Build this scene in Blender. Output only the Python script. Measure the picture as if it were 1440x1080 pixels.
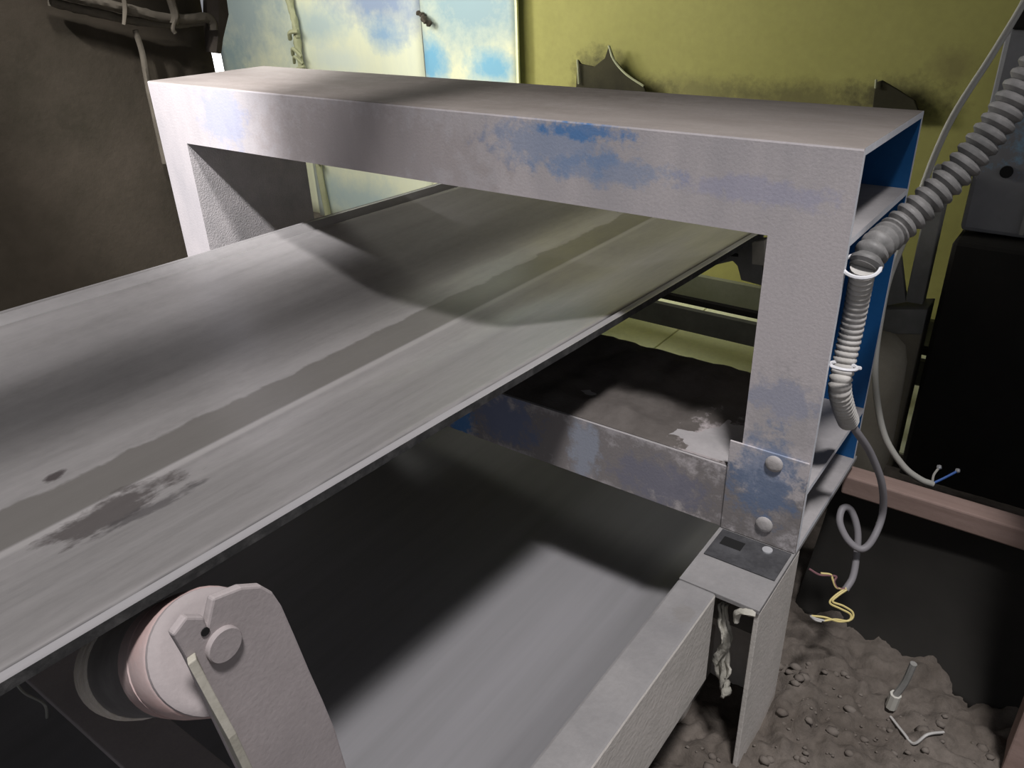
import bpy, bmesh, math, random
from mathutils import Vector, Matrix, noise
random.seed(7)
sc = bpy.context.scene
for o in list(bpy.data.objects): bpy.data.objects.remove(o)
COL = sc.collection

# ------------------------------------------------------------------ camera
CAM = Vector((0.22604, -0.95284, 0.18757)); FPX = 1124.79; PX, PY = 741.66, 552.19
RW = Matrix(((0.8143282, 0.5799153, -0.0238290), (0.2562612, -0.3960777, -0.8817328), (-0.5207685, 0.7119134, -0.4711470)))
cd = bpy.data.cameras.new('camera'); cam = bpy.data.objects.new('camera', cd); COL.objects.link(cam)
m = RW.transposed() @ Matrix(((1, 0, 0), (0, -1, 0), (0, 0, -1)))
cam.matrix_world = Matrix.Translation(CAM) @ m.to_4x4()
cd.sensor_fit = 'HORIZONTAL'; cd.sensor_width = 36; cd.lens = FPX / 1440 * 36
cd.shift_x = -(PX - 720) / 1440; cd.shift_y = (PY - 540) / 1440; cd.clip_start = 0.02; cd.clip_end = 60
sc.camera = cam

# ------------------------------------------------------------------ world, lights, exposure
w = bpy.data.worlds.new('world'); sc.world = w; w.use_nodes = True
w.node_tree.nodes['Background'].inputs[0].default_value = (0.90, 0.92, 1.0, 1)
w.node_tree.nodes['Background'].inputs[1].default_value = 0.27
sc.view_settings.view_transform = 'Standard'; sc.view_settings.look = 'None'
sc.view_settings.exposure = 0.0; sc.view_settings.gamma = 1; sc.view_settings.use_curve_mapping = False

def lamp(name, kind, loc, target, energy, color, size, label, **kw):
    l = bpy.data.lights.new(name, kind); l.energy = energy; l.color = color
    if kind == 'AREA': l.shape = 'RECTANGLE'; l.size = size[0]; l.size_y = size[1]
    else: l.shadow_soft_size = size
    for k, v in kw.items(): setattr(l, k, v)
    o = bpy.data.objects.new(name, l); COL.objects.link(o); o.location = loc
    o.rotation_euler = (Vector(target) - Vector(loc)).to_track_quat('-Z', 'Y').to_euler()
    return o
# roof light above the walkway (daylight), lamp aimed at the far leg, daylight of the bay behind the gantry
lamp('roof_light', 'AREA', (0.97, -1.358, 4.0), (-0.5, 0.0, -0.3), 235, (1.0, 0.97, 0.98), (0.5, 0.5), '')
lamp('work_lamp', 'SPOT', (-0.90, -1.20, 1.46), (-1.36, 0.03, -0.12), 430, (1.0, 0.98, 1.0), 0.05, '', spot_size=math.radians(21.5), spot_blend=.75)
lamp('back_bay_light', 'AREA', (-2.3, 0.70, 0.46), (-2.0, 1.7, -0.25), 22, (1.0, 0.98, 0.86), (1.6, 0.3), '')

lamp('side_daylight', 'AREA', (-2.6, 0.72, 0.32), (-0.42, 0.25, -0.3), 18, (1.0, 0.98, 0.95), (0.4, 0.3), '')

# ------------------------------------------------------------------ helpers
def ray(u, v):
    return RW.transposed() @ Vector(((u - PX) / FPX, (v - PY) / FPX, 1))
def on(u, v, ax, val):
    i = 'xyz'.index(ax); d = ray(u, v); return CAM + d * ((val - CAM[i]) / d[i])
def dep(u, v, d):
    return CAM + ray(u, v) * d

class MB:
    def __init__(s): s.v = []; s.f = []; s.mi = []
    def add(s, vs, fs, mi=0):
        b = len(s.v); s.v += [Vector(p) for p in vs]
        for k, f in enumerate(fs):
            s.f.append([b + i for i in f]); s.mi.append(mi[k] if isinstance(mi, (list, tuple)) else mi)
        return s
    def box(s, x0, x1, y0, y1, z0, z1, mi=0):
        vs = [(x, y, z) for z in (z0, z1) for y in (y0, y1) for x in (x0, x1)]
        return s.add(vs, [(0, 2, 3, 1), (4, 5, 7, 6), (0, 1, 5, 4), (2, 6, 7, 3), (0, 4, 6, 2), (1, 3, 7, 5)], mi)
    def prism(s, poly, d, mi=0):
        n = len(poly); d = Vector(d); a = [Vector(p) for p in poly]
        return s.add(a + [p + d for p in a], [tuple(range(n))[::-1], tuple(range(n, 2 * n))] +
                     [(i, (i + 1) % n, n + (i + 1) % n, n + i) for i in range(n)], mi)
    def ring(s, outer, inner, d, mi=(0, 1, 2), innermi=None):
        """closed hollow section: outer / inner loops (same count) extruded by d; outer, inner and rim materials"""
        n = len(outer); d = Vector(d); O = [Vector(p) for p in outer]; I = [Vector(p) for p in inner]
        vs = O + [p + d for p in O] + I + [p + d for p in I]
        fs = []; ms = []
        for i in range(n):
            j = (i + 1) % n
            fs.append((i, j, n + j, n + i)); ms.append(mi[0])
            fs.append((2*n + j, 2*n + i, 3*n + i, 3*n + j)); ms.append(innermi[i] if innermi else mi[1])
            fs.append((j, i, 2*n + i, 2*n + j)); ms.append(mi[2])
            fs.append((n + i, n + j, 3*n + j, 3*n + i)); ms.append(mi[2])
        return s.add(vs, fs, ms)
    def tube(s, pts, r, n=10, cap=True, mi=0, rough=0):
        P = [Vector(p) for p in pts]; R = r if isinstance(r, (list, tuple)) else [r] * len(P)
        t = (P[1] - P[0]).normalized(); u = t.orthogonal().normalized(); vs = []
        for i, p in enumerate(P):
            a = P[max(i - 1, 0)]; b = P[min(i + 1, len(P) - 1)]; t2 = (b - a).normalized()
            u = (u - t2 * u.dot(t2)).normalized(); w_ = t2.cross(u)
            for k in range(n):
                an = 2 * math.pi * k / n; rr = R[i] * (1 + rough * noise.noise(p * 60 + Vector((math.cos(an), math.sin(an), i * .3)) * 1.3))
                vs.append(p + (u * math.cos(an) + w_ * math.sin(an)) * rr)
        fs = [(i*n + k, i*n + (k+1) % n, (i+1)*n + (k+1) % n, (i+1)*n + k) for i in range(len(P)-1) for k in range(n)]
        if cap: fs += [tuple(range(n))[::-1], tuple(range((len(P)-1)*n, len(P)*n))]
        return s.add(vs, fs, mi)
    def cyl(s, a, b, r, n=32, mi=0): return s.tube([a, b], r, n, True, mi)
    def build(s, name, mats, parent=None, smooth=False, bevel=0, fix=True):
        org = parent.location.copy() if parent else Vector((0, 0, 0))
        pp = parent
        while pp and pp.parent: pp = pp.parent; org += pp.location
        me = bpy.data.meshes.new(name); me.from_pydata([v - org for v in s.v], [], s.f)
        for mt in (mats if isinstance(mats, (list, tuple)) else [mats]): me.materials.append(mt)
        for p, i in zip(me.polygons, s.mi): p.material_index = min(i, len(me.materials) - 1); p.use_smooth = bool(smooth)
        if fix:
            bm = bmesh.new(); bm.from_mesh(me); bmesh.ops.recalc_face_normals(bm, faces=bm.faces); bm.to_mesh(me); bm.free()
        o = bpy.data.objects.new(name, me); COL.objects.link(o)
        if parent: o.parent = parent
        if bevel:
            b = o.modifiers.new('bevel', 'BEVEL'); b.width = bevel; b.segments = 2; b.limit_method = 'ANGLE'; b.angle_limit = math.radians(40)
        if smooth and smooth != 'all':
            try: me.set_sharp_from_angle(angle=math.radians(38))
            except Exception: pass
        return o
def tag(o, label=None, cat=None, group=None, kind=None):
    if label: o['label'] = label
    if cat: o['category'] = cat
    if group: o['group'] = group
    if kind: o['kind'] = kind
    return o
def thing(name, loc, label, cat, group=None):
    o = bpy.data.objects.new(name, None); COL.objects.link(o); o.location = loc; o.empty_display_size = .05
    return tag(o, label, cat, group)
def spline(pts, n=12):
    P = [Vector(p) for p in pts]; P = [P[0] * 2 - P[1]] + P + [P[-1] * 2 - P[-2]]; out = []
    for i in range(1, len(P) - 2):
        for k in range(n):
            t = k / n; a, b, c, d = P[i-1:i+3]
            out.append(.5 * ((2*b) + (c - a)*t + (2*a - 5*b + 4*c - d)*t*t + (3*b - a - 3*c + d)*t**3))
    return out + [P[-2]]

# ------------------------------------------------------------------ materials
class NT:
    def __init__(s, name):
        s.m = bpy.data.materials.new(name); s.m.use_nodes = True; s.t = s.m.node_tree; s.n = s.t.nodes; s.l = s.t.links
        s.b = s.n['Principled BSDF']; s.pos = s.n.new('ShaderNodeNewGeometry').outputs['Position']
        s.b.inputs['Specular IOR Level'].default_value = 0.25
    def lk(s, a, b):
        if hasattr(a, 'is_linked') or isinstance(a, bpy.types.NodeSocket): s.l.new(a, b)
        else:
            try: b.default_value = a
            except Exception: b.default_value = (*a, 1) if len(a) == 3 else a
    def noise(s, scale, detail=4, rough=.6, stretch=(1, 1, 1), off=(0, 0, 0), out='Fac'):
        mp = s.n.new('ShaderNodeMapping'); s.l.new(s.pos, mp.inputs[0]); mp.inputs['Scale'].default_value = stretch; mp.inputs['Location'].default_value = off
        t = s.n.new('ShaderNodeTexNoise'); s.l.new(mp.outputs[0], t.inputs['Vector'])
        t.inputs['Scale'].default_value = scale; t.inputs['Detail'].default_value = detail; t.inputs['Roughness'].default_value = rough
        return t.outputs['Fac']
    def ramp(s, fac, a, b, c0=0., c1=1.):
        r = s.n.new('ShaderNodeMapRange'); r.inputs['From Min'].default_value = a; r.inputs['From Max'].default_value = b
        r.inputs['To Min'].default_value = c0; r.inputs['To Max'].default_value = c1; s.lk(fac, r.inputs['Value']); return r.outputs[0]
    def math(s, op, a, b=0.):
        x = s.n.new('ShaderNodeMath'); x.operation = op; s.lk(a, x.inputs[0]); s.lk(b, x.inputs[1]); return x.outputs[0]
    def mix(s, fac, a, b):
        x = s.n.new('ShaderNodeMix'); x.data_type = 'RGBA'; s.lk(fac, x.inputs['Factor'])
        for v, k in ((a, 6), (b, 7)):
            if isinstance(v, bpy.types.NodeSocket): s.l.new(v, x.inputs[k])
            else: x.inputs[k].default_value = (*v, 1)
        return x.outputs[2]
    def blob(s, c, rad, nz=None, amt=.5, soft=False):
        """soft ellipsoidal stain mask around a point, broken up by noise"""
        mp = s.n.new('ShaderNodeVectorMath'); mp.operation = 'SUBTRACT'; s.l.new(s.pos, mp.inputs[0]); mp.inputs[1].default_value = c
        dv = s.n.new('ShaderNodeVectorMath'); dv.operation = 'DIVIDE'; s.l.new(mp.outputs[0], dv.inputs[0]); dv.inputs[1].default_value = rad
        ln = s.n.new('ShaderNodeVectorMath'); ln.operation = 'LENGTH'; s.l.new(dv.outputs[0], ln.inputs[0])
        d = ln.outputs['Value']
        if nz is not None: d = s.math('ADD', d, s.ramp(nz, .3, .7, -amt, amt))
        return s.ramp(d, .3 if soft else .65, 1.4 if soft else 1.15, 1., 0.)
    def xyz(s):
        x = s.n.new('ShaderNodeSeparateXYZ'); s.l.new(s.pos, x.inputs[0]); return x.outputs
    def fin(s, col, rough=.7, bump=None, bs=.3, bd=.002, metal=0):
        s.lk(col if isinstance(col, bpy.types.NodeSocket) else (*col, 1), s.b.inputs['Base Color']); s.lk(rough, s.b.inputs['Roughness'])
        s.b.inputs['Metallic'].default_value = metal
        if bump is not None:
            bp = s.n.new('ShaderNodeBump'); bp.inputs['Strength'].default_value = bs; bp.inputs['Distance'].default_value = bd
            s.l.new(bump, bp.inputs['Height']); s.l.new(bp.outputs[0], s.b.inputs['Normal'])
        return s.m

def dusty(name, base, dust, lo=.35, hi=.6, sc_=9, rough=.75, grain=160, bs=.25, stretch=(1, 1, 1), blobs=(), paint=(.03, .14, .42), spec=.25, soft=False):
    t = NT(name); n1 = t.noise(sc_, 6, .65, stretch); n2 = t.noise(grain, 3, .6)
    c = t.mix(t.ramp(n1, lo, hi), base, dust)
    c = t.mix(t.ramp(n2, .3, .7, 0, .35), c, tuple(x * .72 for x in dust))
    br = t.noise(34, 5, .7, (1, 1, 1), (3, 1, 2))
    for ctr, rad, amt, colr in blobs:
        c = t.mix(t.math('MULTIPLY', t.blob(ctr, rad, br, .35 if soft else .6, soft), amt), c, colr)
    t.b.inputs['Specular IOR Level'].default_value = spec
    return t.fin(c, rough, n2, bs)
BLUE = (.03, .16, .45)
M = {}
M['gantry'] = dusty('dusty_blue_steel', (.40, .385, .40), (.60, .555, .555), .30, .60, 5, .6, 240, .2, (1, 1, .35),
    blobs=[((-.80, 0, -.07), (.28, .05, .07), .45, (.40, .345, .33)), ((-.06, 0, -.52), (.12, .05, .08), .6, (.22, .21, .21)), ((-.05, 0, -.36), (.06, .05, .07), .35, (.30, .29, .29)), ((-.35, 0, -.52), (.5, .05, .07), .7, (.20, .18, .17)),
           ((-.42, 0, -.035), (.11, .05, .035), .42, (.12, .27, .52)), ((-.36, 0, -.012), (.07, .05, .012), .75, (.05, .22, .52)),
           ((-.33, 0, -.06), (.10, .05, .022), .4, (.14, .28, .52)), ((-1.17, 0, -.05), (.07, .05, .06), .35, (.28, .36, .60)),
           ((-.12, 0, -.06), (.10, .05, .018), .25, (.25, .30, .60)), ((-.06, 0, -.46), (.05, .05, .07), .55, (.10, .20, .38)),
           ((-.05, 0, -.33), (.05, .05, .03), .3, (.20, .28, .50)),
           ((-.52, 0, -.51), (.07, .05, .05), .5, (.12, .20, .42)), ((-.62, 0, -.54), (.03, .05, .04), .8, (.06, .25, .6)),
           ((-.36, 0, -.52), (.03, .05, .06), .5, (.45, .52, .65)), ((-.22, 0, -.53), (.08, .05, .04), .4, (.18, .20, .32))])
M['gantry_top'] = dusty('brown_dust_and_painted_shade', (.24, .21, .19), (.34, .305, .28), .3, .7, 5, .85, 120, .35, (1, 3, 1), soft=True,
    blobs=[((-.80, .17, 0), (.34, .16, .1), .5, (.15, .125, .105)), ((-.62, .24, 0), (.3, .05, .1), .4, (.13, .105, .09))])  # mid-beam blobs: caked dust, plus the overhead shadow painted into the colour
M['beam_dust'] = dusty('dark_dust_bed', (.085, .075, .068), (.14, .125, .115), .35, .65, 14, .95, 60, .8,
    blobs=[((-.15, .05, -.46), (.06, .07, .05), .9, (.40, .36, .36))])
M['blue_in'] = dusty('blue_paint_inside', (.012, .10, .30), (.02, .13, .34), .4, .7, 7, .45, 90, .1)
M['inner_dust'] = dusty('grey_dust_inside', (.30, .29, .29), (.40, .38, .38), .3, .6, 12, .85, 90, .3)
M['edge'] = dusty('worn_pale_edge', (.74, .79, .86), (.90, .90, .93), .3, .6, 20, .5, 120, .1)
M['leg_grain'] = dusty('rough_dust_leg', (.40, .385, .385), (.52, .49, .49), .3, .6, 20, .85, 330, .6)
M['rail'] = dusty('dusty_rail_steel', (.20, .195, .195), (.29, .28, .275), .3, .65, 10, .75, 130, .4,
    blobs=[((-.08, -.20, -.568), (.012, .02, .02), .7, (.2, .19, .18))])
M['post_and_lit_rail'] = dusty('dusty_post_and_lit_rail_steel', (.48, .46, .42), (.62, .58, .54), .3, .65, 10, .8, 120, .5)
M['darkplate'] = dusty('dark_oily_plate', (.045, .045, .048), (.10, .10, .105), .45, .8, 30, .55, 120, .3)
M['bolt'] = dusty('dusty_bolt', (.36, .35, .34), (.46, .43, .42), .3, .6, 40, .7, 200, .3)
M['black'] = NT('black_slot').fin((.012, .012, .012), .9)
M['chrome'] = NT('shiny_hole').fin((.75, .76, .78), .3, metal=.6)
M['bracket'] = dusty('pink_grey_dust', (.37, .33, .325), (.46, .41, .405), .3, .65, 8, .9, 190, .18)
M['bracket_edge'] = dusty('bare_bracket_edge', (.40, .38, .31), (.55, .52, .45), .35, .65, 22, .6, 100, .3)
M['roller_dark'] = dusty('dark_roller_shell', (.15, .14, .135), (.32, .30, .29), .45, .8, 12, .4, 80, .2, spec=.5)
M['roller_pink'] = dusty('pink_roller_collar', (.50, .33, .30), (.52, .44, .43), .35, .65, 9, .55, 90, .2, (.5, 1, 1))
M['roller_tan'] = dusty('tan_roller_end', (.56, .49, .40), (.70, .64, .57), .3, .6, 40, .7, 90, .2, (6, .5, .5))
M['wood'] = dusty('pink_raw_wood', (.26, .18, .15), (.36, .26, .225), .3, .65, 8, .8, 80, .3, (.3, 6, 6))
M['conduit'] = dusty('grey_corrugated_hose', (.13, .13, .125), (.29, .28, .27), .35, .65, 25, .55, 160, .2, spec=.5)
M['hose'] = dusty('pale_taped_hose', (.42, .40, .36), (.58, .56, .53), .3, .6, 30, .7, 160, .3)
M['cable'] = NT('grey_cable').fin((.22, .21, .22), .5)
M['cable_pale'] = NT('pale_cable').fin((.50, .49, .44), .5)
M['tie'] = NT('white_nylon').fin((.78, .78, .80), .4)
M['w_blue'] = NT('blue_wire').fin((.06, .16, .50), .45)
M['w_yellow'] = NT('yellow_wire').fin((.62, .52, .22), .45)
M['w_brown'] = NT('brown_wire').fin((.20, .10, .11), .45)
M['w_grey'] = NT('bare_wire').fin((.45, .44, .42), .4)
M['rubber'] = dusty('black_rubber_sheet', (.022, .021, .019), (.032, .030, .027), .4, .7, 5, .9, 40, .2, spec=.1)
M['rag'] = dusty('dirty_rag', (.34, .33, .28), (.50, .48, .42), .35, .65, 25, .95, 160, .6)
M['wall_l'] = dusty('brown_dusty_wall', (.030, .025, .016), (.066, .053, .038), .35, .7, 3.5, .95, 70, .35)
M['wcable'] = dusty('dusty_wall_cable', (.07, .06, .045), (.12, .105, .08), .35, .7, 18, .9, 100, .3)
M['darkpost'] = dusty('dark_pipe', (.05, .042, .033), (.09, .075, .06), .35, .7, 12, .9, 100, .3)
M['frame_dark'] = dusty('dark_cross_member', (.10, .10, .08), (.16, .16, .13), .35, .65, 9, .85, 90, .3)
M['frame_olive'] = dusty('olive_angle_iron', (.34, .35, .22), (.44, .45, .30), .35, .65, 8, .8, 90, .3)
M['pale_floor'] = dusty('pale_yellow_board', (.88, .90, .58), (.92, .94, .66), .35, .65, 4, .85, 60, .1)
M['soot'] = dusty('sooty_sheet', (.02, .018, .012), (.05, .045, .025), .35, .65, 6, .9, 60, .3)
M['greypole'] = dusty('grey_pole', (.20, .20, .185), (.28, .275, .26), .35, .65, 12, .7, 90, .2)
M['machine'] = dusty('grey_blue_machine', (.20, .20, .21), (.28, .28, .29), .35, .65, 3, .7, 60, .1,
    blobs=[((.14, .95, -.13), (.10, .3, .08), .7, (.22, .40, .56))])
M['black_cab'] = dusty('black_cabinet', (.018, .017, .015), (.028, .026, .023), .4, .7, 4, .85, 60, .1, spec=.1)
M['beige'] = dusty('beige_sack', (.28, .25, .19), (.36, .33, .26), .35, .65, 7, .9, 80, .4)
M['white_day'] = NT('daylight'); _m = M['white_day']; _m.b.inputs['Emission Color'].default_value = (1, 1, .97, 1); _m.b.inputs['Emission Strength'].default_value = 3; M['white_day'] = _m.fin((.9, .9, .9), .9)

def sheet_mat(name, base, blots):
    t = NT(name); n = t.noise(2.2, 6, .62, (1, 1, .7)); n2 = t.noise(9, 5, .7, (1, 1, .25)); c = base
    for colr, lo, hi, off, amt in blots:
        k = t.noise(1.9, 6, .65, (1, 1, .55), off); c = t.mix(t.ramp(k, lo, hi, 0, amt), c, colr)
    c = t.mix(t.ramp(n2, .45, .75, 0, .25), c, (.45, .50, .52))
    return t.fin(c, .55, n, .15, .004)
def sheet(name, base, stains):
    t = NT(name); br = t.noise(5, 6, .7); n2 = t.noise(12, 5, .7, (1, 1, .3)); c = base
    c = t.mix(t.ramp(n2, .4, .7, 0, .18), base, (.42, .50, .55))
    for ctr, rad, amt, colr in stains:
        c = t.mix(t.math('MULTIPLY', t.blob(ctr, rad, br, .5, True), amt), c if isinstance(c, bpy.types.NodeSocket) else c, colr)
    return t.fin(c, .5, br, .15, .004)
YB = 1.75
SKY = (.36, .46, .60); PALE = (.78, .79, .58)
def sp(u, v): p = on(u, v, 'y', YB); return (p.x, YB, p.z)
M['sheet_a'] = sheet('sheet_steel_blue', PALE, [(sp(340, 20), (.35, .5, .22), .75, (.26, .36, .44)), (sp(320, 90), (.12, .5, .12), .6, (.20, .34, .42))])
M['sheet_b'] = sheet('sheet_pale_yellow', (.72, .74, .58), [(sp(545, 0), (.30, .5, .13), .95, (.26, .33, .50)), (sp(538, 48), (.12, .5, .07), .9, (.24, .38, .58)), (sp(450, 35), (.22, .5, .07), .7, (.36, .48, .56)), (sp(500, 280), (.40, .5, .10), .6, (.32, .46, .56)), (sp(470, 85), (.2, .5, .06), .4, (.5, .6, .66))])
M['sheet_c'] = sheet('sheet_pale_blue', (.74, .74, .52), [(sp(665, 15), (.34, .5, .17), .95, (.28, .40, .46)), (sp(605, 85), (.08, .5, .09), .95, (.16, .40, .60)), (sp(695, 97), (.13, .5, .07), .95, (.18, .42, .60))])
M['sheet_d'] = dusty('olive_yellow_sheet', (.33, .315, .10), (.37, .35, .12), .3, .7, 3, .75, 40, .1, soft=True,
    blobs=[(sp(835, 110), (.10, .5, .09), .9, (.06, .055, .03)), (sp(980, 130), (.30, .5, .045), .6, (.14, .125, .06)), (sp(1130, 140), (.26, .5, .05), .7, (.12, .105, .05)), (sp(1260, 145), (.14, .5, .06), .85, (.07, .06, .035)), (sp(1340, 95), (.06, .5, .05), .5, (.15, .12, .06)), (sp(900, 130), (.12, .5, .035), .8, (.10, .09, .04))])

# belt: black rubber under a grey dust film, streaked along its length, with scraped band and smear
def belt_mat():
    t = NT('dusty_rubber_belt'); X, Y, Z = t.xyz()[0:3]
    st = t.noise(26, 5, .65, (1, .06, .2)); pt = t.noise(10, 6, .7, (1, .45, 1)); gr = t.noise(90, 3, .6, (1, .5, 1))
    c = t.mix(t.ramp(st, .30, .68), (.21, .202, .197), (.285, .274, .27))
    c = t.mix(t.ramp(pt, .42, .70, 0, .28), c, (.17, .163, .158))
    c = t.mix(t.ramp(gr, .35, .7, 0, .25), c, (.33, .31, .305))
    jit = t.ramp(t.noise(14, 4, .6), .3, .7, -.008, .008)
    xj = t.math('ADD', X, jit)
    band = t.math('MULTIPLY', t.ramp(xj, -.778, -.772), t.ramp(X, -.700, -.695, 1, 0))
    c = t.mix(t.math('MULTIPLY', band, .85), c, (.125, .118, .108))
    line = t.math('MULTIPLY', t.ramp(X, -.697, -.693), t.ramp(X, -.686, -.680, 1, 0))
    c = t.mix(t.math('MULTIPLY', line, .4), c, (.42, .40, .39))
    u = t.math('SUBTRACT', X, t.math('MULTIPLY', Y, .046))
    gap = t.ramp(t.noise(7, 4, .6, (.2, 1, .2)), .38, .52, .25, 1)
    gl = t.math('MULTIPLY', t.ramp(u, -.3615, -.3585), t.ramp(u, -.355, -.352, 1, 0))
    c = t.mix(t.math('MULTIPLY', t.math('MULTIPLY', gl, gap), .75), c, (.07, .068, .07))
    c = t.mix(t.math('MULTIPLY', t.ramp(u, -.352, -.346), .6), c, (.36, .35, .36))
    br = t.noise(26, 5, .7, (1, .5, 1))
    for ctr, rad, amt, colr in [((-.66, -.60, -.385), (.035, .075, .06), .8, (.06, .052, .05)), ((-.615, -.585, -.38), (.02, .06, .06), .75, (.07, .065, .066)),
                                ((-.80, -.61, -.39), (.010, .014, .05), .9, (.05, .042, .042))]:
        c = t.mix(t.math('MULTIPLY', t.blob(ctr, rad, br, .7), amt), c, colr)
    t.b.inputs['Specular IOR Level'].default_value = .65
    return t.fin(c, t.ramp(pt, .3, .7, .28, .40), gr, .2, .001)
M['belt'] = belt_mat()
M['belt_edge'] = dusty('belt_cut_edge', (.03, .03, .03), (.10, .098, .095), .45, .75, 40, .6, 120, .3)
def return_mat():
    t = NT('dusty_return_belt'); st = t.noise(22, 5, .6, (1, .05, .2))
    c = t.mix(t.ramp(st, .3, .7), (.22, .217, .222), (.265, .26, .27)); return t.fin(c, .5)
M['belt_ret'] = return_mat()
def floor_mat():
    t = NT('rubble_dirt'); a = t.noise(7, 7, .7); b = t.noise(40, 5, .7)
    c = t.mix(t.ramp(a, .3, .7), (.08, .066, .054), (.17, .147, .127)); c = t.mix(t.ramp(b, .4, .7, 0, .5), c, (.05, .043, .036))
    return t.fin(c, .95, b, .8, .006)
M['floor'] = floor_mat()
M['clod'] = dusty('dirt_clod', (.10, .082, .068), (.18, .158, .138), .3, .65, 14, .95, 90, .7)

# ------------------------------------------------------------------ setting
ZF = -.90
def floor_h(x, y):
    p = Vector((x, y, 0)); d = math.exp(-(((x - .12) / .45) ** 2 + ((y + .02) / .5) ** 2))
    if y > .85: return ZF - .03
    k = noise.fractal(p * 9, .8, 2.1, 6) * .030 + noise.noise(p * 3.1) * .015 + abs(noise.noise(p * 24)) * .028 + noise.noise(p * 55) * .006
    return ZF + k * d + .012 * d
fb = MB()
def grid(b, xs, ys, h):
    vs = [(x, y, h(x, y)) for y in ys for x in xs]; n = len(xs)
    b.add(vs, [(j*n + i, j*n + i + 1, (j+1)*n + i + 1, (j+1)*n + i) for j in range(len(ys)-1) for i in range(n-1)])
lin = lambda a, b, n: [a + (b - a) * i / n for i in range(n + 1)]
xs = lin(-5, -.45, 16)[:-1] + lin(-.45, .75, 190)[:-1] + lin(.75, 3, 8)
ys = lin(-3, -.6, 8)[:-1] + lin(-.6, .75, 200)[:-1] + lin(.75, 3, 8)
grid(fb, xs, ys, floor_h)
tag(fb.build('floor', M['floor'], None, 'all', fix=False), 'brown dirt floor with crumbled rubble round the steel post', 'floor', kind='structure')

wb = thing('wall_back', (-2, YB, ZF), 'back wall of blotchy blue, pale yellow and olive sheets', 'wall'); wb['kind'] = 'structure'
edges = [on(309, 90, 'y', YB).x, on(413, 50, 'y', YB).x, on(591, 20, 'y', YB).x, on(730, 50, 'y', YB).x, .62]
for i, (a, b_, mt) in enumerate(((edges[0], edges[1], 'sheet_a'), (edges[1], edges[2], 'sheet_b'), (edges[2], edges[3], 'sheet_c'), (edges[3], edges[4], 'sheet_d'))):
    s = MB(); dy = (.02, 0, -.006, .03)[i]; n = 14
    z0, z1 = ZF - .06, .34
    # slightly buckled sheet
    xs_ = lin(a + (.004 if i < 3 else -.08), b_ - .004, n); zs_ = lin(z0, z1, 14)
    f = lambda x, z: YB + dy + .012 * noise.noise(Vector((x * 2.1, z * 2.1, i * 7)))
    vs = [(x, f(x, z), z) for z in zs_ for x in xs_] + [(x, f(x, z) + .006, z) for z in zs_ for x in xs_]; N = len(vs) // 2; w_ = n + 1
    fs = [(j*w_ + k, j*w_ + k + 1, (j+1)*w_ + k + 1, (j+1)*w_ + k) for j in range(14) for k in range(n)]
    fs += [tuple(N + q for q in reversed(t_)) for t_ in fs]
    rim = [k for k in range(w_)] + [j*w_ + n for j in range(1, 15)] + [14*w_ + k for k in range(n-1, -1, -1)] + [j*w_ for j in range(13, 0, -1)]
    fs += [(rim[(k+1) % len(rim)], rim[k], N + rim[k], N + rim[(k+1) % len(rim)]) for k in range(len(rim))]
    s.add(vs, fs); s.build('sheet_panel', M[mt], wb, 'all')
MB().box(-4.6, 1.5, YB - .01, YB + .04, .345, 1.9).build('upper_panel', M['wall_l'], wb)
# seam lacing and battens on the wall
st = MB(); P0 = on(407, 0, 'y', YB - .03); P1 = on(424, 95, 'y', YB - .03)
st.tube(spline([P0 + (P0 - P1) * .8, P0, (P0 + P1) / 2 + Vector((.012, 0, 0)), P1, P1 + (P1 - P0) * 4], 8), .016, 8, rough=.5)
lc = st.build('seam_cord', M['frame_olive'], wb, True)
for k in range(6):
    q = P0.lerp(P1, (.5, .74, .86, 1.05, 1.3, 2.4)[k])
    MB().tube(spline([q + Vector((-.03, -.012, -.02)), q + Vector((0, -.03, .01)), q + Vector((.03 + .03 * random.random(), -.016, .03 - .10 * random.random()))], 5), .007 + .005 * random.random(), 6).build('cord_end', M['frame_olive'], lc, True)
for u in (727,):
    a = on(u, 60, 'y', YB - .012); MB().box(a.x - .005, a.x + .005, YB - .014, YB - .004, ZF - .03, .34).build('batten', M['pale_floor'], wb)
a = on(595, 23, 'y', YB - .02)
MB().tube(spline([a + Vector((-.03, 0, .015)), a, a + Vector((.025, -.02, -.01)), a + Vector((.04, 0, -.03))], 4), [.008 + .004 * (k % 2) for k in range(13)], 7, rough=.8).build('tarry_knot', M['darkpost'], wb, True)
# torn flaps at the foot of the olive sheet
for poly_ in (((808, 150), (812, 84), (816, 90), (835, 94), (850, 82), (856, 64), (863, 84), (880, 104), (905, 121), (915, 150)), ((1225, 165), (1231, 116), (1240, 113), (1262, 126), (1286, 141), (1295, 165))):
    MB().prism([on(u, v, 'y', YB - .02) for u, v in poly_], (0, .012, 0)).build('torn_flap', M['soot'], wb, bevel=.003)
for pts_ in (((812, 84), (813, 100), (814, 118)), ((856, 64), (863, 84), (880, 104), (905, 121)), ((1232, 112), (1231, 124))):
    MB().tube(spline([on(u, v, 'y', YB - .03) for u, v in pts_], 5), .004, 6).build('curled_rim', M['frame_olive'], wb, True)

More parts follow.
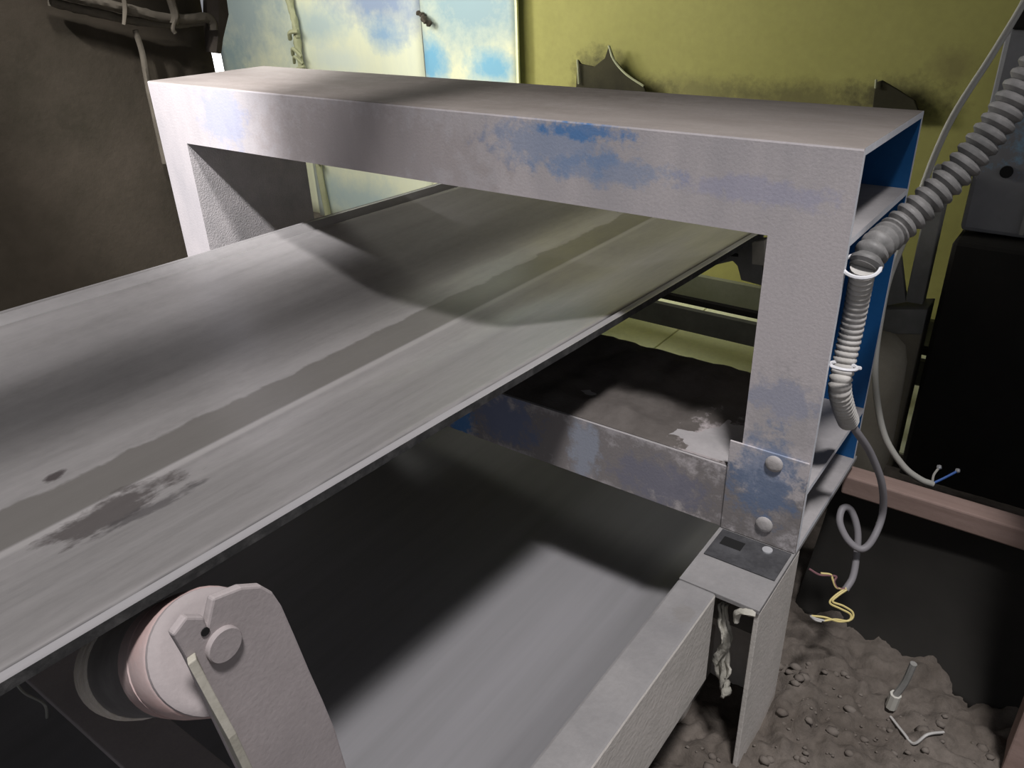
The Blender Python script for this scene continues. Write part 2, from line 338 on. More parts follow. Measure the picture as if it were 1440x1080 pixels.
wl = MB(); XL = -1.60
ys_ = lin(-1.6, .300, 24); zs_ = lin(ZF - .02, 1.3, 24)
f = lambda y, z: XL + .018 * noise.noise(Vector((3, y * 2.4, z * 2.4))) + .006 * noise.noise(Vector((9, y * 9, z * 6)))
vs = [(f(y, z), y, z) for z in zs_ for y in ys_] + [(XL - .06, y, z) for z in zs_ for y in ys_]; w_ = len(ys_); N = len(vs) // 2
fs = [(j*w_ + k, j*w_ + k + 1, (j+1)*w_ + k + 1, (j+1)*w_ + k) for j in range(24) for k in range(w_-1)]
fs += [tuple(N + q for q in reversed(t_)) for t_ in fs]
rim = [k for k in range(w_)] + [j*w_ + w_ - 1 for j in range(1, 25)] + [24*w_ + k for k in range(w_-2, -1, -1)] + [j*w_ for j in range(23, 0, -1)]
fs += [(rim[(k+1) % len(rim)], rim[k], N + rim[k], N + rim[(k+1) % len(rim)]) for k in range(len(rim))]
wl.add(vs, fs)
tag(wl.build('wall_left', M['wall_l'], None, 'all'), 'dark brown dust-caked wall left of the gantry', 'wall', kind='structure')
# narrow daylight gap at the far end of the left wall
g0 = on(296, 74, 'y', YB + .3); g1 = on(308, 104, 'y', YB + .3)
tag(MB().box(g0.x - .25, g1.x + .04, YB + .3, YB + .32, ZF, g0.z - .0).build('window_1', M['white_day']), 'glaring white daylight gap between dark wall and blue sheet', 'window', kind='structure')

cb_ = MB(); cb_.box(-4.6, -.75, -2.6, 2.0, 1.9, 1.95); cb_.box(1.3, 2.2, -2.6, 2.0, 1.9, 1.95); cb_.box(-.75, 1.3, -.58, 2.0, 1.9, 1.95); cb_.box(-.75, 1.3, -2.6, -1.7, 1.9, 1.95)
ce = tag(cb_.build('ceiling', M['wall_l']), 'dark dusty roof with a skylight opening over the conveyor', 'ceiling', kind='structure')
MB().cyl((-.47, -1.0, .80), (-.33, .9, .80), .05, 28).build('duct', M['greypole'], ce, True)
for x, y in ((-.80, -.7), (-.36, .5)): MB().cyl((-.449 if y < 0 else -.36, y, .90), (x, y, 1.92), .006, 8).build('hanger_rod', M['greypole'], ce, True)

# ------------------------------------------------------------------ detector gantry
D = .2916; H = .114; HL = .462; HB = .5685; T = .009; XW = -1.4
G = thing('steel_gantry', (-.7, .146, -HB), 'grey dusty blue-painted box steel gantry spanning the conveyor belt', 'gantry')
def rect(x, y0, y1, z0, z1): return [(x, y0, z0), (x, y1, z0), (x, y1, z1), (x, y0, z1)]
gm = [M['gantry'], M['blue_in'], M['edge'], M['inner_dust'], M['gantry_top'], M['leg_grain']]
b = MB(); b.ring(rect(XW, 0, D, -H, 0), rect(XW, T, D - T, -H + T, -T), (-XW, 0, 0), innermi=[3, 1, 1, 1])
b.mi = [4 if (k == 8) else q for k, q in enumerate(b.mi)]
b.box(XW + .001, XW + .008, T, D - T, -H + T, -T, 3)
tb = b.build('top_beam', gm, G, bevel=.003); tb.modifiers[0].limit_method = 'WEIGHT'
at_ = tb.data.attributes.new('bevel_weight_edge', 'FLOAT', 'EDGE')
for e in tb.data.edges:
    za, zb = (tb.data.vertices[k].co.z + G.location.z for k in e.vertices); xa, xb = (tb.data.vertices[k].co.x for k in e.vertices)
    at_.data[e.index].value = 1.0 if (za > -.001 and zb > -.001 and abs(xa - xb) > .5) else 0.0
def leg(x0, x1, side):
    # U section open towards 'side'
    if side > 0: poly = [(x1, 0), (x1, T), (x0 + T, T), (x0 + T, D - T), (x1, D - T), (x1, D), (x0, D), (x0, 0)]
    else: poly = [(x0, D), (x0, D - T), (x1 - T, D - T), (x1 - T, T), (x0, T), (x0, 0), (x1, 0), (x1, D)]
    mi = [0, 0] + [2, 1, 1, 1, 2, 0, (5 if side < 0 else 0), 0]
    if side < 0: mi = [0, 0, 2, 1, 1, 1, 2, 0, 5, 0]
    return MB().prism([(x, y, -HL) for x, y in poly], (0, 0, HL - H), mi)
leg(-.0969, 0, 1).build('upright', gm, G)
leg(XW, -1.308, -1).build('upright', gm, G)
b = MB(); b.ring(rect(XW, 0, D, -HB, -HL), rect(XW, T, D - T, -HB + T, -HL - T), (-XW, 0, 0), innermi=[3, 1, 3, 1])
b.mi = [3 if (k == 8) else q for k, q in enumerate(b.mi)]
b.build('lower_beam', gm, G)
# bed of dust lying on the lower beam, ragged along the far edge
s = MB(); nx, ny = 90, 22; vs = []
for j in range(ny + 1):
    for i in range(nx + 1):
        x = -1.30 + i / nx * 1.2; y = .004 + j / ny * (D + .008)
        hh = .006 + .010 * noise.fractal(Vector((x * 14, y * 14, 2)), .8, 2, 4) + .006 * math.exp(-((y - .25) / .06) ** 2)
        clear = math.exp(-(((x + .15) / .055) ** 2 + ((y - .045) / .055) ** 2)) * .02
        e = min(1, j / 2.5, (ny - j) / 1.5); yy = y + (.010 * noise.noise(Vector((x * 40, 5, 1))) if j >= ny - 1 else 0)
        vs.append((x, yy, -HL + max(-.002, (hh - clear) * max(0, e)) + .001))
s.add(vs, [(j*(nx+1) + i, j*(nx+1) + i + 1, (j+1)*(nx+1) + i + 1, (j+1)*(nx+1) + i) for j in range(ny) for i in range(nx)])
tag(s.build('dust_bed', M['beam_dust'], G, 'all', fix=False), 'dark loose dust along the lower beam', kind='stuff')
# bolted foot plate with two domed bolts
fp = MB().box(-.1142, -.001, -.0032, -.0002, -HB, -.4145).build('foot_plate', M['gantry'], G, bevel=.001)
for u, v in ((1089, 652), (1075, 737)):
    c_ = on(u, v, 'y', -.003); s = MB(); s.tube([c_ + Vector((0, .001, 0)), c_ + Vector((0, -.0025, 0)), c_ + Vector((0, -.0042, 0)), c_ + Vector((0, -.005, 0))], [.0125, .0125, .0105, .006], 16)
    s.build('bolt', M['bolt'], fp, True)

# ------------------------------------------------------------------ conveyor belt
CB = thing('conveyor_belt', (-.747, 0, ZF), 'wide grey dusty rubber belt troughed under the steel gantry', 'conveyor belt')
HW = .418; FL = .14; RISE = .101
def prof(s):
    """cross-section: s from -1 to 1, gives offset and height with rounded creases"""
    x = s * HW; a = abs(x); r = .045
    if a < FL - r: h = 0
    elif a > FL + r: h = (a - FL) * RISE / (HW - FL)
    else: t_ = (a - FL + r) / (2 * r); h = t_ * t_ * r * RISE / (HW - FL)
    return x, h
ss = lin(-1, 1, 56)
# raised moulded lip along both edges
def lip(s):
    d = (1 - abs(s)) * HW
    return .004 * max(0, 1 - abs(d - .012) / .010) - .0035 * max(0, 1 - abs(d - .028) / .006)
ss = sorted(set(ss + [sg * (1 - d / HW) for sg in (-1, 1) for d in (.002, .006, .012, .018, .022, .025, .028, .031, .034)]))
TB = .011; yl = lin(-1.9, 1.3, 60); vs = []; n = len(ss)
for y in yl:
    for s_ in ss:
        x, h = prof(s_); k = 1
        vs.append((-.747 + .046 * y * k + x, y, -.391 + h + lip(s_) + .0016 * noise.noise(Vector((x * 6, y * 3, 1)))))
N = len(vs); vs += [(x, y, z - TB) for x, y, z in vs]
fs = [(j*n + i, j*n + i + 1, (j+1)*n + i + 1, (j+1)*n + i) for j in range(len(yl)-1) for i in range(n-1)]; q = len(fs)
fs += [tuple(N + a for a in reversed(t_)) for t_ in fs]; mi = [0] * q + [1] * q
for j in range(len(yl)-1):
    fs.append((j*n + n-1, N + j*n + n-1, N + (j+1)*n + n-1, (j+1)*n + n-1)); fs.append((N + j*n, j*n, (j+1)*n, N + (j+1)*n)); mi += [1, 1]
s = MB().add(vs, fs, mi); s.build('carrying_strand', [M['belt'], M['belt_edge']], CB, True)
# return strand hanging below
ZR = -.83; vs = []; xs_ = lin(-1.18, -.165, 44); yl = lin(-1.9, .5, 24); n = len(xs_)
for y in yl:
    for x in xs_:
        e = max(0, (x + .30) / .135); e2 = max(0, (-1.05 - x) / .13)
        crease = -.006 * math.exp(-((x + .275) / .012) ** 2)
        vs.append((x + .02 * y, y, ZR + .045 * e ** 1.6 + .03 * e2 ** 2 + crease))
N = len(vs); vs += [(x, y, z - TB) for x, y, z in vs]
fs = [(j*n + i, j*n + i + 1, (j+1)*n + i + 1, (j+1)*n + i) for j in range(len(yl)-1) for i in range(n-1)]
fs += [tuple(N + a for a in reversed(t_)) for t_ in fs]
for j in range(len(yl)-1): fs += [(j*n + n-1, N + j*n + n-1, N + (j+1)*n + n-1, (j+1)*n + n-1), (N + j*n, j*n, (j+1)*n, N + (j+1)*n)]
MB().add(vs, fs).build('return_strand', M['belt_ret'], CB, True)

# ------------------------------------------------------------------ conveyor frame: rail, head plate, post
F = thing('conveyor_stand', (-.058, 0, ZF), 'dust-covered steel rail and channel post carrying the near gantry foot', 'stand')
XI, XO = -.116, -.060
MB().prism([(XI, -.1405, -HB - .0005), (XO, -.1405, -HB - .0005), (XO, -.1405, -.732), (XI + .0, -.1405, -.732)], (0, -1.6, 0), [0, 0, 0, 1, 0, 0]).build('rail', [M['rail'], M['post_and_lit_rail']], F, bevel=.004)  # outer face takes the paler post steel: its stronger light painted as colour
pl = MB().box(XI, .0, -.140, D + .02, -HB - .009, -HB - .0008).build('head_plate', M['rail'], F, bevel=.0012)
s = MB(); poly = [(0, -.137), (0, .022), (XI, .022), (XI, -.137), (XI + .006, -.137), (XI + .006, .016), (-.007, .016), (-.007, -.137)]
s.prism([(x, y, ZF - .05) for x, y in poly], (0, 0, -HB - .0095 - ZF + .05)); s.build('post', M['post_and_lit_rail'], F, bevel=.0012)
MB().box(-.109, -.004, -.074, -.006, -HB - .0006, -HB + .0014).build('packing_plate', M['darkplate'], F, bevel=.0005)
c_ = on(1030, 764, 'z', -HB + .002); MB().box(c_.x - .016, c_.x + .016, c_.y - .010, c_.y + .010, -HB + .0012, -HB + .0018).build('slot', M['black'], F)
c_ = on(1079, 774, 'z', -HB + .002); MB().cyl(c_ - Vector((0, 0, .001)), c_ + Vector((0, 0, .0016)), .0075, 18).build('bolt_hole', M['chrome'], F, True)
MB().box(-.112, -.008, -.03, .015, -.735, -.722).build('brace', M['post_and_lit_rail'], F)
# lip of folded strip at the mouth of the post
s = MB(); A = on(1052, 862, 'y', -.139)
s.tube(spline([A + Vector((.010, 0, .004)), A + Vector((-.004, -.004, .003)), A + Vector((-.013, -.002, -.006)), A + Vector((-.014, 0, -.022))], 6), .0045, 8, rough=.5)
s.build('bent_strip', M['rag'], F, True)
LR = MB().prism([(XW, -1.7, -HB - .0005), (XW + .056, -1.7, -HB - .0005), (XW + .056, -1.7, -.732), (XW, -1.7, -.732)], (0, 3.0, 0)).build('side_rail', M['rail'])
tag(LR, 'long steel rail under the far leg of the gantry', 'rail')
MB().box(-1.26, -1.25, .30, 1.28, -.80, -.385).build('light_stop_plate', M['rail'], LR)  # unseen plate added to keep side light off the return strand
for y in (.38, 1.2): MB().box(-1.35, -1.255, y, y + .03, -.70, -.66).build('strut', M['rail'], LR)  # struts tie the added plate to the rail
# rag hanging in the post mouth
pts = spline([on(u, v, 'y', -.120) for u, v in ((1018, 850), (1019, 875), (1024, 900), (1014, 925), (1015, 950), (1019, 973))], 8)
s = MB(); nw = 14; vs = []
for k, p in enumerate(pts):
    t_ = k / (len(pts) - 1); wd = (.012, .020, .026, .018, .024, .030)[min(5, int(t_ * 6))] * (1 - .15 * math.sin(t_ * 17)); tw = 1.6 * math.sin(t_ * 4.2)
    for i in range(nw + 1):
        q = i / nw - .5; f1 = .006 * math.sin(q * 15 + t_ * 5) + .003 * noise.noise(Vector((q * 9, t_ * 14, 3))); a_ = q * wd
        vs.append(p + Vector((a_ * math.cos(tw) - f1 * math.sin(tw), a_ * math.sin(tw) * .6 + f1 * math.cos(tw) * .8, .004 * math.sin(q * 11) * t_)))
rg = s.add(vs, [(k*(nw+1) + i, k*(nw+1) + i + 1, (k+1)*(nw+1) + i + 1, (k+1)*(nw+1) + i) for k in range(len(pts)-1) for i in range(nw)]).build('rag', M['rag'], None, 'all')
sm = rg.modifiers.new('thick', 'SOLIDIFY'); sm.thickness = .003
tag(rg, 'twisted dirty rag hanging in the mouth of the steel post', 'rag')

# ------------------------------------------------------------------ idler roller and bracket
AX = Vector((math.cos(math.radians(35)), 0, math.sin(math.radians(35)))); E0 = Vector((-.300, -.693, -.337))
def lathe(prof_, n=40, mi=0):
    P = [E0 - AX * (a + .030) for a, r in prof_]; return MB().tube(P, [r for a, r in prof_], n, True, mi)
R_ = thing('idler_roller', tuple(E0 - Vector((0, 0, .06))), 'dark conveyor roller with pinkish collar under the near belt edge', 'roller')
lathe([(.086, .0555), (.205, .0555)]).build('shell', M['roller_dark'], R_, True)
lathe([(.008, .0570), (.010, .0585), (.048, .0590), (.0485, .0575), (.0525, .0575), (.053, .0590), (.086, .0575), (.088, .055)]).build('collar', M['roller_pink'], R_, True)
lathe([(.200, .0560), (.202, .0580), (.214, .0580), (.215, .0565), (.220, .0565), (.221, .0580), (.232, .0580), (.233, .0560), (.238, .0555), (.239, .057), (.252, .056), (.267, .050), (.272, .030)]).build('ringed_end', M['roller_tan'], R_, True)
lathe([(-.002, .046), (-.001, .052), (.003, .0565), (.010, .0570)]).build('end_cap', M['bracket'], R_, True)
q_ = on(318, 908, 'x', -.278); MB().tube([q_ - Vector((.02, 0, 0)), q_ - Vector((.0012, 0, 0)), q_], [.0165, .0165, .0155], 28).build('shaft', M['bracket'], R_, True)
BR = thing('idler_bracket', (-.285, -.66, -.72), 'pinkish grey dusty steel bracket arm holding the near roller', 'bracket')
def bp(u, v): p = on(u, v, 'x', -.283); return Vector((-.283, p.y, p.z))
out = [bp(u, v) for u, v in ((243, 893), (262, 868), (288, 868), (292, 880), (300, 842), (340, 826), (368, 824), (384, 833), (397, 852), (415, 893), (436, 943), (455, 985), (472, 1026), (488, 1080))]
out += [Vector((-.283, -.596, -.72)), Vector((-.283, -.69, -.72))] + [bp(u, v) for u, v in ((330, 1070), (305, 1018), (285, 975), (272, 945), (262, 925))]
MB().prism(out, (-.009, 0, 0)).build('arm_plate', M['bracket'], BR, bevel=.0025)
# flange folded outwards along the near edge of the arm
fl = [bp(u, v) for u, v in ((262, 925), (285, 975), (305, 1018), (330, 1070))] + [Vector((-.283, -.69, -.72))]
s = MB(); vs = []
for k, p in enumerate(fl):
    t_ = min(1, k / 2.0); vs += [p, p + Vector((.022 * (.35 + .65 * t_), -.004, 0)), p + Vector((.022 * (.35 + .65 * t_), .004, 0)), p + Vector((0, .008, 0))]
s.add(vs, [(4*k + i, 4*k + (i+1) % 4, 4*k + 4 + (i+1) % 4, 4*k + 4 + i) for k in range(len(fl)-1) for i in range(4)] + [(0, 1, 2, 3), (16, 17, 18, 19)])
s.build('flange', M['bracket_edge'], BR, bevel=.001)
MB().box(-1.33, -.118, -.71, -.63, -.732, -.7205).build('cross_bar', M['bracket'], BR, bevel=.002)
c_ = bp(288, 888); MB().cyl(c_ + Vector((.0002, 0, 0)), c_ + Vector((.0012, 0, 0)), .004, 10).build('slot', M['black'], BR)
# string dangling below the roller
pts = spline([on(u, v, 'y', -.70) for u, v in ((22, 960), (35, 975), (62, 990), (66, 1012), (65, 1035), (72, 1055), (84, 1064))], 6)
tag(MB().tube(pts, .0022, 6).build('string', M['cable_pale'], None, True), 'thin pale string dangling under the dark roller', 'string')

# idler bracket beyond the gantry
B2 = thing('idler_bracket', (-.25, .63, ZF), 'grey slotted bracket behind the gantry under the belt edge', 'bracket')
bq = lambda u, v, y=.62: on(u, v, 'y', y)
MB().prism([bq(u, v) for u, v in ((975, 368), (985, 350), (1045, 333), (1072, 329), (1072, 402), (1042, 394), (1037, 374), (1030, 367), (1000, 374))], (0, .008, 0)).build('arm_plate', M['greypole'], B2, bevel=.001)
MB().prism([bq(u, v, .619) for u, v in ((1018, 356), (1026, 354), (1038, 357), (1038, 361), (1022, 360))], (0, .002, 0)).build('slot', M['black'], B2)
MB().prism([bq(u, v, .58) for u, v in ((1057, 340), (1076, 338), (1076, 374), (1057, 372))], (0, .03, 0)).build('block', M['bracket_edge'], B2, bevel=.002)
p_ = bq(1080, 400, .63); MB().box(p_.x - .01, p_.x + .03, .62, .66, ZF - .02, -.33).build('leg', M['greypole'], B2)

# ------------------------------------------------------------------ members and boards behind, seen under the belt
def xbar(name, y, v0, v1, mat, label, cat, dy, x0=-1.24, x1=.02):
    a = on(1000, v0, 'y', y).z; c = on(1000, v1, 'y', y).z
    tag(MB().box(x0, x1, y, y + dy, c, a).build(name, mat, bevel=.001), label, cat)
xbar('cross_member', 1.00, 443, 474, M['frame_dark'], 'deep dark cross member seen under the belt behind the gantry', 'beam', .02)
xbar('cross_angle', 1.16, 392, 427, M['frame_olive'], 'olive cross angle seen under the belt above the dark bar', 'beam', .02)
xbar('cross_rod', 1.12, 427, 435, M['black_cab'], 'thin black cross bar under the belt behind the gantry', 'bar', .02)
for k, (x0, x1) in enumerate(((-1.9, -.83), (-.825, .02))):
    tag(MB().box(x0, x1, .97, 1.72, ZF - .03 + .001, ZF - .018).build('floor_board', M['pale_floor'], bevel=.002), ('pale yellow-green board on the floor behind the gantry, left of the seam', 'pale yellow-green board on the floor behind the gantry, right of the seam')[k], 'board')

# ------------------------------------------------------------------ cables at the near upright
def hose(name, pts, r, pitch, depth, mat, parent=None, n=16):
    P = spline(pts, 40); L = [0]
    for a, c in zip(P, P[1:]): L.append(L[-1] + (c - a).length)
    tot = L[-1]; N = int(tot / pitch * 6); Q = []; i = 0
    for k in range(N + 1):
        d = tot * k / N
        while i < len(L) - 2 and L[i + 1] < d: i += 1
        Q.append(P[i].lerp(P[i + 1], (d - L[i]) / max(1e-9, L[i + 1] - L[i])))
    R = [r - depth * (0.5 - 0.5 * math.cos(2 * math.pi * k / 6)) ** 2 for k in range(N + 1)]
    return MB().tube(Q, R, n).build(name, mat, parent, True)
HO = thing('cable_conduit', (.0, .1, -.42), 'grey corrugated cable conduit curving down into the open upright', 'conduit')
X1 = .016
up = [dep(1480, 60, .90), dep(1440, 118, .92), dep(1398, 180, .94), dep(1350, 238, .962), dep(1303, 284, .978)] + [on(u, v, 'x', x) for u, v, x in ((1258, 325, .030), (1230, 350, .020), (1214, 378, X1))]
hose('corrugated_sleeve', up, .0205, .0135, .0050, M['conduit'], HO, 20)
lo = [on(u, v, 'x', x) for u, v, x in ((1214, 376, X1), (1206, 420, .012), (1196, 470, .010), (1186, 515, .010), (1181, 545, .012), (1186, 572, .016), (1193, 592, .018))]
hose('taped_hose', lo, .0150, .0085, .0022, M['hose'], HO, 16)
for k, (u, v, d, u2, v2) in enumerate(((1211, 374, 0, 1238, 381), (1186, 515, 0, 1210, 518))):
    c_ = on(u, v, 'x', .014); a = on(u2, v2, 'x', .030)
    t = thing('cable_tie', tuple(c_), ('white nylon tie round the conduit at the upper bend', 'white nylon tie round the lower end of the conduit')[k], 'cable tie')
    ax = (Vector(lo[1 if k == 0 else 3]) - Vector(lo[0 if k == 0 else 2])).normalized(); u_ = ax.orthogonal().normalized(); w_ = ax.cross(u_); rad = .0215 if k == 0 else .0165
    MB().tube([c_ + (u_ * math.cos(q) + w_ * math.sin(q)) * rad for q in [i * math.pi / 12 for i in range(25)]], .0024, 6).build('strap', M['tie'], t, True)
    MB().tube([c_ + (a - c_) * .45, a], [.0034, .0026], 6).build('tail', M['tie'], t, True)
GC = thing('grey_cable', tuple(dep(1205, 830, 1.27)), 'grey cable looped once below the conduit with stripped yellow wires', 'cable')
pc = [(1192, 586, 1.118), (1203, 605, 1.13), (1224, 637, 1.17), (1240, 680, 1.21), (1241, 722, 1.255), (1228, 757, 1.255), (1212, 772, 1.256), (1193, 760, 1.26), (1181, 735, 1.265), (1185, 715, 1.272), (1197, 718, 1.278), (1206, 748, 1.28), (1204, 785, 1.278), (1199, 812, 1.275), (1189, 829, 1.272)]
MB().tube(spline([dep(*q) for q in pc], 10), .0056, 10).build('jacket', M['cable'], GC, True)
for pts_, mt, nm in (([(1190, 827), (1174, 838), (1167, 848), (1182, 856), (1196, 864), (1193, 873), (1175, 871), (1158, 873)], 'w_yellow', 'wire'),
                     ([(1191, 829), (1178, 838), (1171, 846), (1186, 852), (1199, 861), (1197, 871), (1180, 874), (1160, 868), (1141, 866)], 'w_yellow', 'wire'),
                     ([(1189, 828), (1178, 827), (1173, 818), (1176, 811), (1166, 809), (1152, 808), (1138, 800)], 'w_brown', 'wire'),
                     ([(1188, 829), (1176, 826), (1171, 815), (1168, 808), (1154, 806)], 'w_yellow', 'wire'),
                     ([(1160, 873), (1148, 870), (1140, 866), (1147, 872), (1155, 874)], 'w_grey', 'wire_end')):
    MB().tube(spline([dep(u, v, 1.268) for u, v in pts_], 6), .0017, 6).build(nm, M[mt], GC, True)
PCB = thing('pale_cable', tuple(dep(1310, 680, 1.40)), 'thin pale cable hanging behind the conduit with blue and white wire ends', 'cable')
pc = [(1462, -40, 1.28), (1436, 10, 1.29), (1392, 82, 1.31), (1345, 155, 1.33), (1318, 210, 1.345), (1295, 270, 1.36), (1274, 330, 1.37), (1251, 390, 1.38), (1240, 440, 1.38), (1231, 505, 1.39), (1233, 560, 1.39), (1245, 615, 1.39), (1270, 655, 1.39), (1294, 674, 1.39), (1312, 681, 1.39)]
MB().tube(spline([dep(*q) for q in pc], 8), .0056, 10).build('jacket', M['cable_pale'], PCB, True)
for pts_, mt in (([(1311, 680), (1313, 668), (1321, 657)], 'cable_pale'), ([(1311, 680), (1328, 672), (1347, 662)], 'w_blue')):
    q = [dep(u, v, 1.388) for u, v in pts_]; wv = MB().tube(spline(q, 5), .0021, 6).build('wire', M[mt], PCB, True)
    MB().tube([q[-1] - Vector((.004, 0, 0)), q[-1], q[-1] + Vector((.003, 0, .001))], [.003, .0045, .003], 8).build('wire_end', M['chrome'], wv, True)
# cables fixed on the left wall
def wcab(pts_, r, label, x=-1.555):
    tag(MB().tube(spline([on(u, v, 'x', x) for u, v in pts_], 6), r, 10, rough=.25).build('wall_cable', M['wcable'], None, True), label, 'cable', 'cables on the dark wall')
wcab([(60, -14), (110, -3), (145, 5), (185, 14), (225, 24), (262, 27), (286, 24), (297, 30), (300, 42)], .0105, 'thick upper cable running across the top of the dark wall')
wcab([(70, 2), (105, 11), (140, 19), (180, 28), (220, 33), (258, 33), (285, 30)], .009, 'lower cable running across the top of the dark wall', -1.57)
wcab([(236, -20), (240, 0), (246, 20), (244, 34)], .009, 'short cable dropping across the two wall cables', -1.545)
wcab([(190, 42), (200, 75), (206, 108), (214, 150), (232, 230)], .006, 'faint cable hanging down the dark wall behind the gantry', -1.575)
for pts_, lb in (([(174, -6), (176, 14), (174, 35)], 'pale twine tied round the wall cables at the left'), ([(246, 28), (243, 40), (246, 47)], 'pale twine end knotted on the wall cables')):
    tag(MB().tube(spline([on(u, v, 'x', -1.535) for u, v in pts_], 5), .0042, 7, rough=.4).build('twine', M['wcable'], None, True), lb, 'twine', 'twine ties on the wall cables')
s = MB(); A = on(300, -40, 'x', -1.58); Bt = on(301, 74, 'x', -1.58)
s.tube([Vector((-1.58, .325, 1.3)), A, A.lerp(Bt, .5) + Vector((.004, 0, 0)), A.lerp(Bt, .8), Bt], [.024, .024, .026, .022, .016], 12, rough=.4)
tag(s.build('edge_pipe', M['darkpost'], None, True), 'dark pipe ending above the glare at the far edge of the left wall', 'pipe')

# ------------------------------------------------------------------ right side
PK = MB().box(-.012, .75, .292, .332, -.640, -.603)
tag(PK.build('wooden_plank', M['wood'], bevel=.003), 'pinkish raw wooden plank running right from the gantry foot', 'plank')
s = MB(); vs = []; nx, nz = 40, 20
for j in range(nz + 1):
    t_ = j / nz
    for i in range(nx + 1):
        x = -.03 + i / nx * .80; foot = .245 - .33 * max(0, min(x, .29) - .10) + .5 * max(0, min(x, .42) - .29)
        y = .330 + (foot - .330) * t_ ** 1.7 + .010 * math.sin(x * 21 + 2 * t_) * t_; vs.append((x - .02 * t_, y, -.642 + (ZF - .006 + .642) * t_))
N = len(vs); vs += [(x, y + .008, z) for x, y, z in vs]; w_ = nx + 1
fs = [(j*w_ + k, j*w_ + k + 1, (j+1)*w_ + k + 1, (j+1)*w_ + k) for j in range(nz) for k in range(nx)]; fs += [tuple(N + a for a in reversed(t_)) for t_ in fs]
fs += [(nz*w_ + k, nz*w_ + k + 1, N + nz*w_ + k + 1, N + nz*w_ + k) for k in range(nx)] + [(j*w_, (j+1)*w_, N + (j+1)*w_, N + j*w_) for j in range(nz)]
tag(s.add(vs, fs).build('rubber_sheet', M['rubber'], None, 'all'), 'black rubber sheet hanging from the wooden plank to the floor', 'sheet')
s = MB(); q = on(1408, 1075, 'z', ZF)
s.box(q.x, q.x + .075, q.y - .02, q.y + .05, ZF - .03, 0.9); tag(s.build('wooden_post', M['wood'], bevel=.003), 'pinkish wooden post standing at the lower right', 'post')
# grey pole with foot, machine, black cabinet, sack
GP = thing('support_pole', (-.06, .92, ZF - .03), 'grey square pole behind the open upright on a flat foot', 'pole')
MB().box(-.072, -.035, .90, .935, -.50, -.20).build('pole', M['greypole'], GP, bevel=.003)
MB().prism([(-.11, .88, -.52), (-.02, .88, -.50), (-.02, .88, -.56), (-.11, .88, -.58)], (0, .08, 0)).build('foot', M['greypole'], GP, bevel=.002)
MB().prism([(-.115, .90, -.52), (-.07, .90, -.50), (-.10, .90, -.40), (-.115, .90, -.40)], (0, .02, 0)).build('gusset', M['greypole'], GP, bevel=.001)
MB().box(-.09, -.02, .885, .955, ZF - .03, -.55).build('plinth', M['beige'], GP, bevel=.006)
s = MB(); vs = []; nu, nv = 22, 12
for j in range(nv + 1):
    ph = math.pi * j / nv
    for i in range(nu):
        th = 2 * math.pi * i / nu; k = lambda v, e: math.copysign(abs(v) ** e, v)
        p = Vector((k(math.sin(ph), .6) * k(math.cos(th), .7) * .12, k(math.sin(ph), .6) * k(math.sin(th), .7) * .13, k(math.cos(ph), .6) * .20))
        p += p.normalized() * .015 * noise.noise(p * 9); vs.append(Vector((-.125, .70, ZF + .195)) + p)
s.add(vs, [(j*nu + i, j*nu + (i+1) % nu, (j+1)*nu + (i+1) % nu, (j+1)*nu + i) for j in range(nv) for i in range(nu)])
tag(s.build('sack', M['beige'], None, 'all'), 'beige bulging sack on the floor behind the open upright', 'sack')
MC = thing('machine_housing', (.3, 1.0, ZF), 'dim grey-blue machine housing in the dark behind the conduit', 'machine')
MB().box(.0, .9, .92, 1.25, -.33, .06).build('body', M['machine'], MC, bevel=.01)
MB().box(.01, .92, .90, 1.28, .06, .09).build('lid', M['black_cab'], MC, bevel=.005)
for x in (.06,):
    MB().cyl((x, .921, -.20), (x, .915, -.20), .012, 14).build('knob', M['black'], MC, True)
MB().box(.11, .118, .912, .921, -.32, .05).build('rib', M['greypole'], MC)
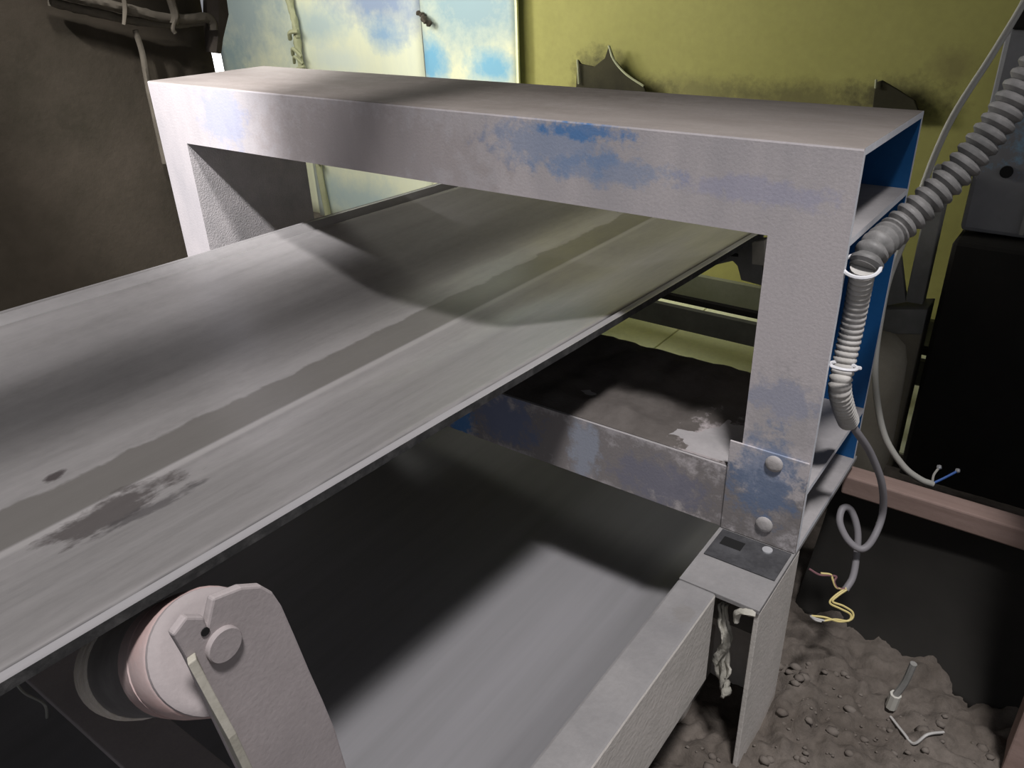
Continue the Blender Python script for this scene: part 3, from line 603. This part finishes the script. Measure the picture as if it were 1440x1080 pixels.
tag(MB().box(.0, 1.2, .86, 1.4, ZF - .03, -.335).build('cabinet', M['black_cab'], bevel=.01), 'black cabinet standing in the dark beyond the wooden plank', 'cabinet')
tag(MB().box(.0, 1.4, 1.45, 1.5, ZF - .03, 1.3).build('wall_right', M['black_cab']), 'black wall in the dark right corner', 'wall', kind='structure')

# ------------------------------------------------------------------ loose things on the floor
s = MB()
ico = bmesh.new(); bmesh.ops.create_icosphere(ico, subdivisions=1, radius=1); iv = [v.co.copy() for v in ico.verts]; ico.verts.ensure_lookup_table(); fi = [[v.index for v in f_.verts] for f_ in ico.faces]; ico.free()
for k in range(450):
    x = random.gauss(.08, .17); y = random.gauss(-.02, .17)
    if x < -.30 or (-.12 < x < .005 and -.14 < y < .03): continue
    if y > .12 or x > .31: continue
    r = .002 + .008 * random.random() ** 3; z = floor_h(x, y) + r * .3; sd = random.random() * 50
    s.add([Vector((x, y, z)) + Vector((p.x * r * 1.3, p.y * r, p.z * r * .8)) * (1 + .5 * noise.noise(p * 1.5 + Vector((sd, 0, 0)))) for p in iv], fi)
tag(s.build('dirt_clods', M['clod'], None, 'all', fix=False), 'small dirt clods scattered round the foot of the post', 'dirt', kind='stuff')
def fz(u, v, dz=.006):
    p = on(u, v, 'z', ZF + .02); return Vector((p.x, p.y, floor_h(p.x, p.y) + dz))
tag(MB().tube(spline([fz(1254, 1002), fz(1270, 1030), fz(1284, 1049), fz(1300, 1047), fz(1324, 1038)], 6), .0022, 6).build('loose_wire', M['w_grey'], None, True), 'thin pale wire lying on the dirt at the lower right', 'wire')
cn = thing('cable_stub', tuple(fz(1254, 985)), 'short cable stub with a pale plug standing in the dirt', 'cable')
MB().tube([fz(1254, 990), fz(1254, 990) + Vector((.002, 0, .03))], .009, 8).build('plug', M['cable_pale'], cn, True)
MB().tube(spline([fz(1254, 990) + Vector((.002, 0, .028)), fz(1254, 990) + Vector((.010, .004, .06)), fz(1254, 990) + Vector((.014, .006, .10))], 5), .0055, 8).build('lead', M['greypole'], cn, True)
